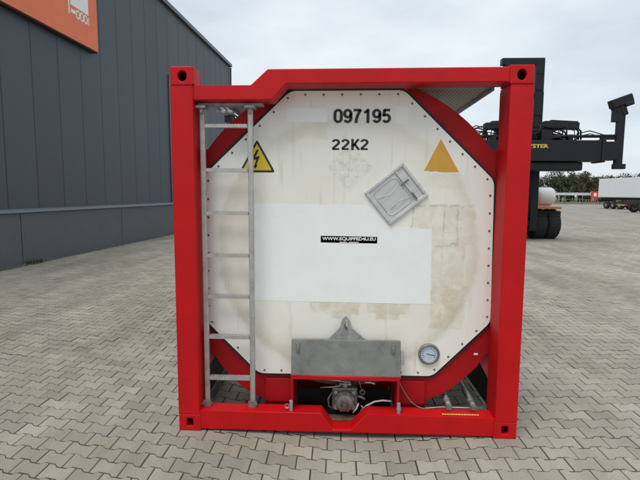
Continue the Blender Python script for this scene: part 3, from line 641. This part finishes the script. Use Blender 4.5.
for pts in ([(-.13,-.007,.055),(-.04,-.007,.02),(.07,-.007,.045)], [(-.10,-.007,-.065),(-.02,-.007,-.05),(.06,-.007,-.085)]): MB().tube(pts, .0022, 6).build('crease', 'placard', PH)
# thermometer
G = empty('thermometer'); G.parent = TC; G.location = (.622, YP, .548)
mb = MB(); mb.lathe([(.078,0),(.080,-.018),(.074,-.026),(.064,-.027),(.060,-.020)], (0,0,0), n=32); mb.build('bezel', 'valve_metal', G)
mb = MB(); mb.lathe([(.062,-.019),(.0005,-.019)], (0,0,0), n=32); mb.build('dial', 'dial', G)
mb = MB()
for k in range(13):
    a = R(-30+k*20); c, s = math.cos(a), math.sin(a); mb.box(.040, .052, -.0205, -.0196, -.0016, .0016, Matrix.Rotation(-a, 4, 'Y'))
mb.build('scale_marks', 'label_black', G); MB().box(-.02, .043, -.022, -.021, -.002, .002, Matrix.Rotation(R(12), 4, 'Y')).build('needle', 'label_black', G)
# valve cabinet with raised lid
lid = MB(); Ml = Matrix.Translation((0, .075, .408)) @ Matrix.Rotation(R(-9), 4, 'X')
lid.box(-.402, .400, -.006, .006, 0, .262, Ml); lid.box(-.402, .400, .006, .035, .252, .262, Ml); lid.box(-.402, -.394, .006, .035, 0, .252, Ml); lid.box(.392, .400, .006, .035, 0, .252, Ml)
lid_o = lid.build('cabinet_lid', 'lid_grey', TC, bevel=.004)
for xx in (-.352, .345):
    mb = MB(); mb.box(xx-.013, xx+.013, -.016, -.0065, .165, .238, Ml); mb.box(xx-.007, xx+.007, -.024, -.016, .18, .215, Ml); mb.build('latch', 'valve_metal', lid_o, bevel=.003)
mb = MB(); mb.box(.401, .425, -.004, .02, .09, .19, Ml); mb.build('side_latch', 'galv', lid_o, bevel=.003)
mb = MB(); mb.cyl((-.405, .072, .402), (.403, .072, .402), .010, 8); mb.build('hinge', 'red', lid_o)
hk = MB().prism(round_poly([(-.135,.655),(.150,.655),(.045,.745),(.026,.810),(-.002,.838),(-.030,.810),(-.048,.745)], .012, 3), .150, .158, [[(.012*math.cos(a)-.002, .775+.030*math.sin(a)) for a in [2*math.pi*i/12 for i in range(12)]]]).build('lid_hook_plate', 'galv', TC, bevel=.002)
MB().tube([(-.002,.146,.80),(-.010,.142,.765),(.006,.142,.745)], .006, 6).build('hook', 'rust_steel', hk)
cab = empty('valve_cabinet'); cab.parent = TC
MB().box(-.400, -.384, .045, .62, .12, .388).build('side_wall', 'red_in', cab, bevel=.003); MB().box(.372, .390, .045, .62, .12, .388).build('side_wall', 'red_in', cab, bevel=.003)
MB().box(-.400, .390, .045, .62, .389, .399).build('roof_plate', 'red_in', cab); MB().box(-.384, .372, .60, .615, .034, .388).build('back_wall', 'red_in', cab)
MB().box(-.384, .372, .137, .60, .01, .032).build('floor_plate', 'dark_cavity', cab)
MB().box(-.14, .09, .138, .22, .034, .042).build('drip_plate', 'rusty', cab)
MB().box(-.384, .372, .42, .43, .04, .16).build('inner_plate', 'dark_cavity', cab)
MB().box(.12, .34, .40, .404, .275, .300).build('data_plate', 'valve_metal', cab)
for xx in (-.398, .386): mb = MB(); mb.box(xx-.012, xx+.012, .03, .05, .15, .23); mb.lathe([(.018,-.006),(.02,0),(.012,.002)], (xx+(-.03 if xx < 0 else .0), .035, .19), n=12); mb.build('latch_keeper', 'galv', cab, bevel=.003)
for a, b in ((-.615,-.41), (.40,.605)): MB().box(a, b, .205, .2255, .14, .325).build('cover_plate', 'red_in', TC, bevel=.004)
# ball valve
VL = empty('outlet_valve'); VL.parent = TC; VL.location = (.0, .225, .19)
mb = MB(); mb.lathe([(.001,-.095),(.055,-.093),(.066,-.085),(.068,-.06),(.078,-.058),(.080,-.04),(.078,-.03)], (-.005,0,-.02), n=28); mb.build('cap', 'valve_metal', VL)
for a in range(8):
    q = R(22+a*45); MB().cyl((-.005+.068*math.cos(q), -.075, -.02+.068*math.sin(q)), (-.005+.068*math.cos(q), -.03, -.02+.068*math.sin(q)), .009, 6).build('stud', 'galv', VL)
mb = MB(); mb.lathe([(.03,-.115),(.036,-.112),(.036,-.095)], (-.005,0,-.02), n=6); mb.build('cap_nut', 'rusty', VL)
MB().tube([(-.10,-.05,.05),(-.13,-.06,.0),(-.125,-.05,-.06),(-.09,-.04,-.09)], .006, 6).build('lanyard', 'valve_metal', VL)
mb = MB(); mb.box(-.10,.095,-.03,.02,-.105,.075); mb.build('flange', 'valve_metal', VL, bevel=.012)
for a in range(4):
    q = R(45+a*90); mb = MB(); mb.cyl((-.003+.095*math.cos(q), -.05, -.015+.088*math.sin(q)), (-.003+.095*math.cos(q), .03, -.015+.088*math.sin(q)), .014, 6); mb.build('bolt', 'galv', VL)
mb = MB(); mb.lathe([(.07,.02),(.085,.05),(.085,.16),(.06,.20),(.06,.33)], (0,0,-.01), n=20); mb.build('body', 'valve_metal', VL)
mb = MB(); mb.cyl((0,.0,.07),(0,.0,.115),.022,10); mb.box(-.20,.03,-.018,.018,.112,.124, Matrix.Rotation(R(6),4,'Y')); mb.box(-.045,.045,-.03,.03,.095,.11); mb.build('handle', 'galv', VL, bevel=.003)
mb = MB(); mb.tube([(-.19,-.03,.075),(-.08,-.035,.085),(-.02,-.03,.10)], .006, 6); mb.build('trigger', 'alu', VL)
mb = MB(); mb.tube([(.095,-.04,.02),(.13,-.045,.01),(.15,-.04,-.005)], .011, 8); mb.lathe([(.016,-.05),(.022,-.048),(.022,-.03),(.016,-.028)], (.13,0,.05), n=12); mb.tube([(.13,-.04,.05),(.105,-.03,.13),(.10,-.02,.17)], .004, 6); mb.build('drain_cock', 'valve_metal', VL)
mb = MB(); mb.tube([(.06,-.07,-.10),(.085,-.085,-.06),(.10,-.08,-.02)], .006, 6); mb.tube([(.12,-.03,-.06),(.15,-.04,-.085),(.135,-.05,-.11)], .005, 6); mb.build('earth_wire', 'cable', VL)
MB().tube([(.15,.20,.31),(.19,.19,.315),(.225,.19,.305)], .006, 6).build('seal_wire', 'white_print', TC)
MB().tube([(.12,.16,.10),(.16,.15,.150),(.22,.147,.185),(.28,.147,.196),(.345,.145,.192)], .007, 8).build('ground_cable', 'cable', TC)
# chain hanging beside the cabinet
mb = MB(); pts = []
for i in range(34):
    t = i/33; pts.append((.405+.185*t, .175-.06*t, .33-.19*(1-(1-t)**2.2)+.015*t))
mb.tube(pts, .0045, 6); mb.build('chain', 'valve_metal', TC)
MB().tube([(.59,.115,.158),(.72,.14,.158),(.86,.138,.159),(1.02,.139,.158)], .006, 6).build('steam_line', 'galv', TC)
# steam pipes seen in the lower right corner
for (xa, xb_, yb) in ((.765, .80, 2.2), (.945, .965, 2.2)):
    q = MB().tube([(xa, .12, .185), (xa+.01, .3, .19), (xb_, 1.0, .21), (xb_, yb, .23)], .016, 12).build('steam_pipe', 'galv', TC)
    mb = MB(); mb.lathe([(.001,.125),(.022,.126),(.024,.15),(.020,.175),(.027,.18),(.027,.20),(.016,.21)], (xa, 0, .187), n=14); mb.build('coupling', 'valve_metal', q)
    MB().box(xa-.02, xa+.02, .10, .124, .153, .19).build('clamp', 'rust_steel', q, bevel=.004)
# small inspection tag and yellow decal
MB().box(.965, .995, .222, .2255, .535, .548, Matrix.Identity(4)).build('inspection_tag', 'white_print', TC)
mb = MB(); xx = .70
while xx < .965:
    wdt = random.choice((.010,.013,.017)); mb.box(xx, xx+wdt, .030, .048, .1535, .1545); xx += wdt+.004
mb.build('yellow_decal', 'yellow_print', TC, label='row of worn yellow print on the bottom rail')

# ------------------------------------------------------------------ container handler
HD = empty('container_handler', (6.72, 15.6, 0)); tag(HD, 'black mast container handler with wide spreader beam parked behind the red frame', 'container handler')
K = 'machine_black'
for s in (-1, 1):
    MB().box(*((.46, .775) if s > 0 else (-.66, -.36)), -1.05, -.75, 2.62, 6.72).build('mast_upright', K, HD, bevel=.01)
    MB().box(*((.64, .92) if s > 0 else (-.64, -.40)), -.74, -.50, .35, 5.62).build('outer_upright', K, HD, bevel=.01)
    q = MB(); q.cyl((s*.56, -.72, .9), (s*.56, -.72, 3.4), .07, 12); q.build('lift_cylinder', K, HD); MB().cyl((s*.56, -.72, 3.4), (s*.56, -.72, 6.4), .045, 12).build('cylinder_rod', 'steel_rod', HD)
    MB().cyl((s*.62, -1.0, 3.6), (s*.62, -1.0, 6.5), .02, 8).build('chain', K, HD)
MB().box(-.775, .775, -1.04, -.76, 6.55, 6.78).build('mast_crosshead', K, HD, bevel=.012)
for z in (.5, 2.3): MB().box(-.395, .635, -.70, -.56, z, z+.25).build('mast_crossbar', K, HD, bevel=.01)
for z in (4.3, 5.4): MB().box(-.395, .635, -.72, -.60, z, z+.18).build('mast_crossbar', K, HD, bevel=.01)
MB().box(-1.0, 1.0, -1.45, -1.05, 2.75, 4.3).build('carriage', K, HD, bevel=.02)
spd = empty('spreader'); spd.parent = HD
MB().box(-2.35, 2.35, -2.35, -1.75, 2.92, 3.64).build('main_beam', K, spd, bevel=.02)
MB().box(-1.75, 1.75, -2.25, -1.5, 2.60, 2.90).build('lower_beam', K, spd, bevel=.05)
MB().box(-.9, .9, -1.75, -1.45, 2.7, 4.1).build('pivot_frame', K, spd, bevel=.03)
for s in (-1, 1):
    MB().box(*sorted((s*2.33, s*2.92)), -2.31, -1.79, 2.97, 3.60).build('telescopic_beam', K, spd, bevel=.015)
    MB().box(*sorted((s*2.29, s*2.42)), -2.39, -1.71, 2.88, 3.68).build('beam_collar', K, spd, bevel=.015)
    arm = MB().box(*sorted((s*2.86, s*3.12)), -2.20, -2.06, 2.74, 4.85).build('end_arm', K, spd, bevel=.015)
    MB().box(*sorted((s*2.83, s*3.22)), -2.24, -2.04, 2.66, 2.84).build('end_shoe', K, arm, bevel=.02)
    Mh = Matrix.Translation((s*2.95, -2.12, 4.98)) @ Matrix.Rotation(-s*R(20), 4, 'Y')
    mb = MB(); sc_ = s; mb.box(-.36, .38, -.14, .14, -.14, .15, Mh); mb.box(*sorted((s*.05, s*.36)), -.15, .15, -.24, -.1, Mh); mb.box(*sorted((-s*.34, -s*.16)), -.1, .1, -.34, -.12, Mh); mb.box(*sorted((-s*.1, s*.1)), -.1, .1, -.5, -.1, Mh); mb.build('lock_head', K, arm, bevel=.03)
    MB().box(*sorted((s*2.70, s*2.862)), -2.22, -2.04, 4.28, 4.68).build('lock_bracket', K, arm, bevel=.02)
    MB().cyl((s*.5, -2.1, 3.80), (s*2.85, -2.1, 3.80), .055, 10).build('telescope_cylinder', K, spd)
    MB().box(*sorted((s*2.35, s*2.85)), -2.15, -2.05, 3.68, 3.86).build('cylinder_mount', K, spd, bevel=.02)
    Mv = Matrix.Translation((s*1.02, -2.0, 4.18)) @ Matrix.Rotation(s*R(3), 4, 'Y')
    mb = MB(); mb.box(-.62, .58, -.16, .16, -.12, .12, Mv); mb.box(-.4, .55, -.12, .12, .12, .17, Mv); mb.build('flood_light_bar', K, spd, bevel=.025)
    for d in (0, .09): MB().tube([(s*.25, -2.05, 3.66), (s*(.55+d), -2.07, 3.95), (s*(.95+d), -2.07, 4.08), (s*(1.45+d), -2.07, 4.12), (s*(1.60+d), -2.07, 3.98), (s*(1.62+d), -2.07, 3.68)], .030, 8).build('hose', K, spd)
    for k in range(3): MB().tube([(s*(.35+.1*k), -1.9, 3.64), (s*(.5+.15*k), -1.95, 4.0-.06*k), (s*(.9+.1*k), -1.95, 3.86), (s*(1.3+.12*k), -1.95, 3.66)], .022, 6).build('hose', K, spd)
    MB().box(*sorted((s*.25, s*.62)), -2.3, -1.9, 3.64, 3.98).build('valve_block', K, spd, bevel=.02)
    MB().box(*sorted((s*1.25, s*1.42)), -2.15, -1.95, 3.645, 3.86).build('valve_block', K, spd, bevel=.02)
hr = random.Random(3)
for i in range(26):
    s = 1 if i % 2 else -1; x0_ = s*hr.uniform(.1, 1.6); x1_ = x0_ + s*hr.uniform(.25, 1.1); h_ = hr.uniform(3.85, 4.25); y_ = hr.uniform(-2.2, -1.85)
    MB().tube([(x0_, y_, 3.64), (x0_+.05*s, y_, h_-.1), ((x0_+x1_)/2, y_+.05, h_), (x1_-.03*s, y_, h_-.15), (x1_, y_, 3.65)], hr.uniform(.013, .026), 6).build('hose', K, spd)
for i in range(14):
    s = 1 if i % 2 else -1; x0_ = s*hr.uniform(.3, 2.2); w_ = hr.uniform(.05, .14); MB().box(x0_-w_, x0_+w_, -2.2, -2.0, 3.642, 3.642+hr.uniform(.06, .22)).build('fitting', K, spd, bevel=.01)
for s in (-1, 1):
    for z_ in (3.9, 4.7, 5.6, 6.2): MB().box(*((.50, .74) if s > 0 else (-.62, -.40)), -1.075, -1.051, z_, z_+.05).build('bolt_strip', K, HD)
    MB().tube([(s*.30, -1.02, 6.5), (s*.32, -1.08, 5.5), (s*.30, -1.10, 4.2)], .03, 8).build('mast_hose', K, HD)
text('lettering', 'HYSTER', -.37, .48, 3.37, 3.50, -2.356, 'yellow_print', spd, .03)
# chassis, wheels, body
MB().box(-2.0, 2.0, -.35, 5.2, .65, 1.12).build('chassis', K, HD, bevel=.03)
for s in (-1, 1):
    MB().box(*sorted((s*.95, s*1.88)), -.62, .62, 1.20, 1.29).build('fender', 'machine_orange', HD, bevel=.015)
    mb = MB(); mb.lathe([(.001,-.36),(.22,-.36),(.32,-.33),(.37,-.25),(.37,.25),(.32,.33),(.22,.36),(.001,.36)], (s*1.58, .30, 1.68), axis='x', n=24); mb.build('tank', 'machine_white', HD)
    for xw in (1.20, 1.71):
        wl_ = empty('wheel'); wl_.parent = HD; wl_.location = (s*xw, 0, .585)
        mb = MB(); mb.lathe([(.30,-.22),(.44,-.24),(.53,-.235),(.575,-.19),(.585,0),(.575,.19),(.53,.235),(.44,.24),(.30,.22)], (0,0,0), axis='x', n=36)
        for k in range(26):
            Mt = Matrix.Rotation(2*math.pi*k/26, 4, 'X')
            for sd_ in (-1, 1): mb.box(*sorted((sd_*.03, sd_*.20)), -.022, .022, .578, .597, Mt @ Matrix.Rotation(sd_*.0, 4, 'Z'))
        mb.build('tyre', 'tyre', wl_)
        mb = MB(); mb.lathe([(.30,-.22),(.28,-.10),(.12,-.06),(.12,-.14),(.001,-.14)], (0,0,0), axis='x', n=24); mb.lathe([(.30,.22),(.28,.10),(.12,.06),(.12,.14),(.001,.14)], (0,0,0), axis='x', n=24); mb.build('rim', 'machine_orange', wl_)
    wl_ = empty('wheel'); wl_.parent = HD; wl_.location = (s*1.2, 4.3, .5)
    mb = MB(); mb.lathe([(.26,-.18),(.46,-.2),(.5,-.1),(.5,.1),(.46,.2),(.26,.18)], (0,0,0), axis='x', n=28); mb.build('tyre', 'tyre', wl_)
    mb = MB(); mb.lathe([(.26,-.18),(.1,-.08),(.001,-.08)], (0,0,0), axis='x', n=20); mb.lathe([(.26,.18),(.1,.08),(.001,.08)], (0,0,0), axis='x', n=20); mb.build('rim', 'machine_orange', wl_)
    MB().box(*sorted((s*.74, s*.90)), -.75, .2, .4, 1.15).build('mast_mount', K, HD, bevel=.02)
MB().box(-1.9, 1.9, -.2, .2, .42, .72).build('axle', K, HD, bevel=.05)
MB().box(-1.25, 1.25, 2.4, 5.3, 1.125, 2.1).build('engine_hood', 'machine_orange', HD, bevel=.06); MB().box(-1.3, 1.3, 5.31, 6.0, .6, 2.0).build('counterweight', K, HD, bevel=.1)
cb = empty('cab'); cb.parent = HD
MB().box(-.75, .75, 1.0, 2.35, 1.125, 2.0).build('cab_body', 'machine_white', cb, bevel=.04); MB().box(-.78, .78, .97, 2.38, 3.0, 3.12).build('cab_roof', 'machine_white', cb, bevel=.03)
for xx in (-.72, .72):
    for yy in (1.03, 2.31): MB().box(xx-.04, xx+.04, yy-.04, yy+.04, 2.0, 3.0).build('pillar', K, cb)
MB().box(-.68, .68, 1.02, 1.03, 2.0, 3.0).build('windscreen', 'glass', cb); MB().box(-.68, .68, 2.30, 2.31, 2.0, 3.0).build('rear_window', 'glass', cb)
for xx in (-.725, .72): MB().box(xx, xx+.006, 1.07, 2.27, 2.0, 3.0).build('side_window', 'glass', cb)

# ------------------------------------------------------------------ trailers far right
def trailer(name, p_rear, p_front, z0, z1, label, chassis_only=False):
    p0, p1 = Vector(p_rear), Vector(p_front); d = (p1-p0).to_2d(); L = d.length
    o = empty(name, (p0.x, p0.y, 0), math.atan2(d.y, d.x)); tag(o, label, 'trailer')
    if not chassis_only:
        MB().box(0, L, -1.25, 1.25, z0, z1).build('box_body', 'trailer_white', o, bevel=.03)
        k = 0; xx = .0
        for i in range(12):
            a = L*i/12
            MB().box(a+.03, L*(i+1)/12-.03, -1.262, -1.251, z0+.12, z1-.12).build('side_panel', 'trailer_white', o); MB().box(a+.03, L*(i+1)/12-.03, 1.251, 1.262, z0+.12, z1-.12).build('side_panel', 'trailer_white', o)
        MB().box(-.02, -.001, -1.2, -.01, z0+.1, z1-.1).build('rear_door', 'trailer_white', o); MB().box(-.02, -.001, .01, 1.2, z0+.1, z1-.1).build('rear_door', 'trailer_white', o)
    for s in (-1, 1): MB().box(0, L, s*.5-.07, s*.5+.07, z0-.35, z0-.004).build('frame_beam', 'trailer_dark', o)
    for a in (1.6, 2.9, 4.2):
        for s in (-1, 1):
            mb = MB(); mb.lathe([(.25,-.17),(.47,-.18),(.52,-.1),(.52,.1),(.47,.18),(.25,.17)], (a, s*1.02, .52), n=24); q = mb.build('wheel', 'tyre', o); mb = MB(); mb.lathe([(.25,-.15),(.1,-.08),(.001,-.08)], (a, s*1.02, .52), n=16); mb.lathe([(.25,.15),(.1,.08),(.001,.08)], (a, s*1.02, .52), n=16); mb.build('rim', 'post_grey', q)
        MB().box(a-.06, a+.06, -1.0, 1.0, .45, .6).build('axle', 'trailer_dark', o)
    MB().box(-.06, .06, -1.2, 1.2, z0-.55, z0-.30).build('rear_bumper', 'trailer_dark', o)
    for s in (-1, 1):
        MB().box(-.09, -.062, *sorted((s*.75, s*1.15)), z0-.50, z0-.36).build('tail_light', 'lamp_red', o); MB().box(-.09, -.062, *sorted((s*.28, s*.70)), z0-.50, z0-.38).build('marker_board', 'plate_yellow', o)
    MB().box(-.09, -.062, -.24, .24, z0-.50, z0-.39).build('number_plate', 'plate_yellow', o)
    for s in (-1, 1): MB().box(L-3.2, L-3.0, s*.8-.06, s*.8+.06, .05, z0-.3).build('landing_leg', 'trailer_dark', o)
    return o
trailer('box_trailer', (36.3, 60.5, 0), (37.2, 47.2, 0), 1.50, 3.95, 'white box trailer parked at right edge in front of the trees')
trailer('chassis_trailer', (29.1, 45.2, 0), (41.5, 43.4, 0), 1.22, 1.4, 'low dark flat chassis trailer with yellow rear boards beside the white trailer', True)

# ------------------------------------------------------------------ fence, sign board, wood
FY = 90
fence = empty('boundary_fence', (0, FY, 0)); tag(fence, 'grey post and rail boundary fence at far side of the yard', 'fence')
pmesh = None
for i in range(46):
    xx = -40 + i*3.4
    if pmesh is None: o = MB().cyl((0,0,0), (0,0,2.35), .06, 8).build('post', 'post_grey', fence); pmesh = o.data
    else: o = bpy.data.objects.new('post', pmesh); COL.objects.link(o); o.parent = fence
    o.location = (xx, 0, 0)
for z0, z1 in ((1.75, 2.25), (.9, .96), (.25, .31)): MB().box(-40, 113, -.03 if z0 > 1 else -.02, .03 if z0 > 1 else .02, z0, z1).build('rail', 'rail_white' if z0 > 1 else 'post_grey', fence)
sb = empty('notice_board', (50.1, FY-1.2, 0)); tag(sb, 'small red and white notice board standing before the far fence', 'sign board')
MB().box(-.75, .75, -.03, .03, 1.25, 2.5).build('board', 'sign_red', sb); MB().box(-.22, .30, -.04, -.032, 1.6, 2.2).build('white_field', 'white_print', sb)
for s in (-1, 1): MB().box(s*.6-.05, s*.6+.05, .031, .13, 0, 2.4).build('leg', 'sign_red', sb)
sheet('verge', -60, 130, 88, 118, -.002, 'grass')
LV, LF, LT = [], [], []; tr = MB()
def leaf_tree(x, y, h, tone, dens):
    tr.cyl((x, y, 0), (x+random.gauss(0,.2), y, h*.55), .16, 5, .09)
    cw = h*random.uniform(.26, .38)
    for b in range(5):
        a = random.uniform(0, 6.28); z = h*random.uniform(.3, .7); tr.cyl((x, y, z), (x+cw*.8*math.cos(a), y+cw*.8*math.sin(a), z+h*random.uniform(.12,.28)), .05, 4, .02)
    lobes = [(random.gauss(0,.45)*cw, random.gauss(0,.45)*cw, h*random.uniform(.38,.86), cw*random.uniform(.35,.62)) for _ in range(8)]
    for _ in range(dens):
        lx, ly, lz, lr = random.choice(lobes); u = Vector((random.gauss(0,1), random.gauss(0,1), random.gauss(0,1))).normalized()*lr*random.uniform(.4,1.08)
        c = Vector((x+lx, y+ly, lz)) + u
        s = random.uniform(.10, .30); n1 = Vector((random.gauss(0,1), random.gauss(0,1), random.gauss(0,1))).normalized(); n2 = n1.orthogonal().normalized()*s; n3 = n1.cross(n2).normalized()*s*random.uniform(.4,1)
        o = len(LV); LV.extend([c-n2, c+n3, c+n2, c-n3]); LF.append((o, o+1, o+2, o+3)); k = random.uniform(.8, 1.15); LT.extend([(tone[0]*k, tone[1]*k, tone[2]*k, 1)]*4)
TNS = [(.085,.085,.05), (.10,.092,.06), (.072,.082,.045), (.11,.105,.066), (.06,.072,.042), (.11,.09,.065)]
for i in range(380):
    x = random.uniform(-60, 165); y = random.uniform(121, 165); leaf_tree(x, y, random.uniform(6.4, 9.3)*(1+(y-121)*.002), random.choice(TNS), 850)
for i in range(230):   # undergrowth
    x = random.uniform(-60, 165); y = random.uniform(119, 126); leaf_tree(x, y, random.uniform(2.2, 4.5), random.choice(TNS), 330)
me = bpy.data.meshes.new('woodland'); me.from_pydata([tuple(v) for v in LV], [], LF); at = me.color_attributes.new('tone', 'FLOAT_COLOR', 'POINT'); at.data.foreach_set('color', np.array(LT, np.float32).ravel()); me.materials.append(MATS['leaves'])
o = bpy.data.objects.new('woodland', me); COL.objects.link(o); o['kind'] = 'stuff'; wo = o
struct(tr.build('woodland_trunks', 'bark'), 'stuff')
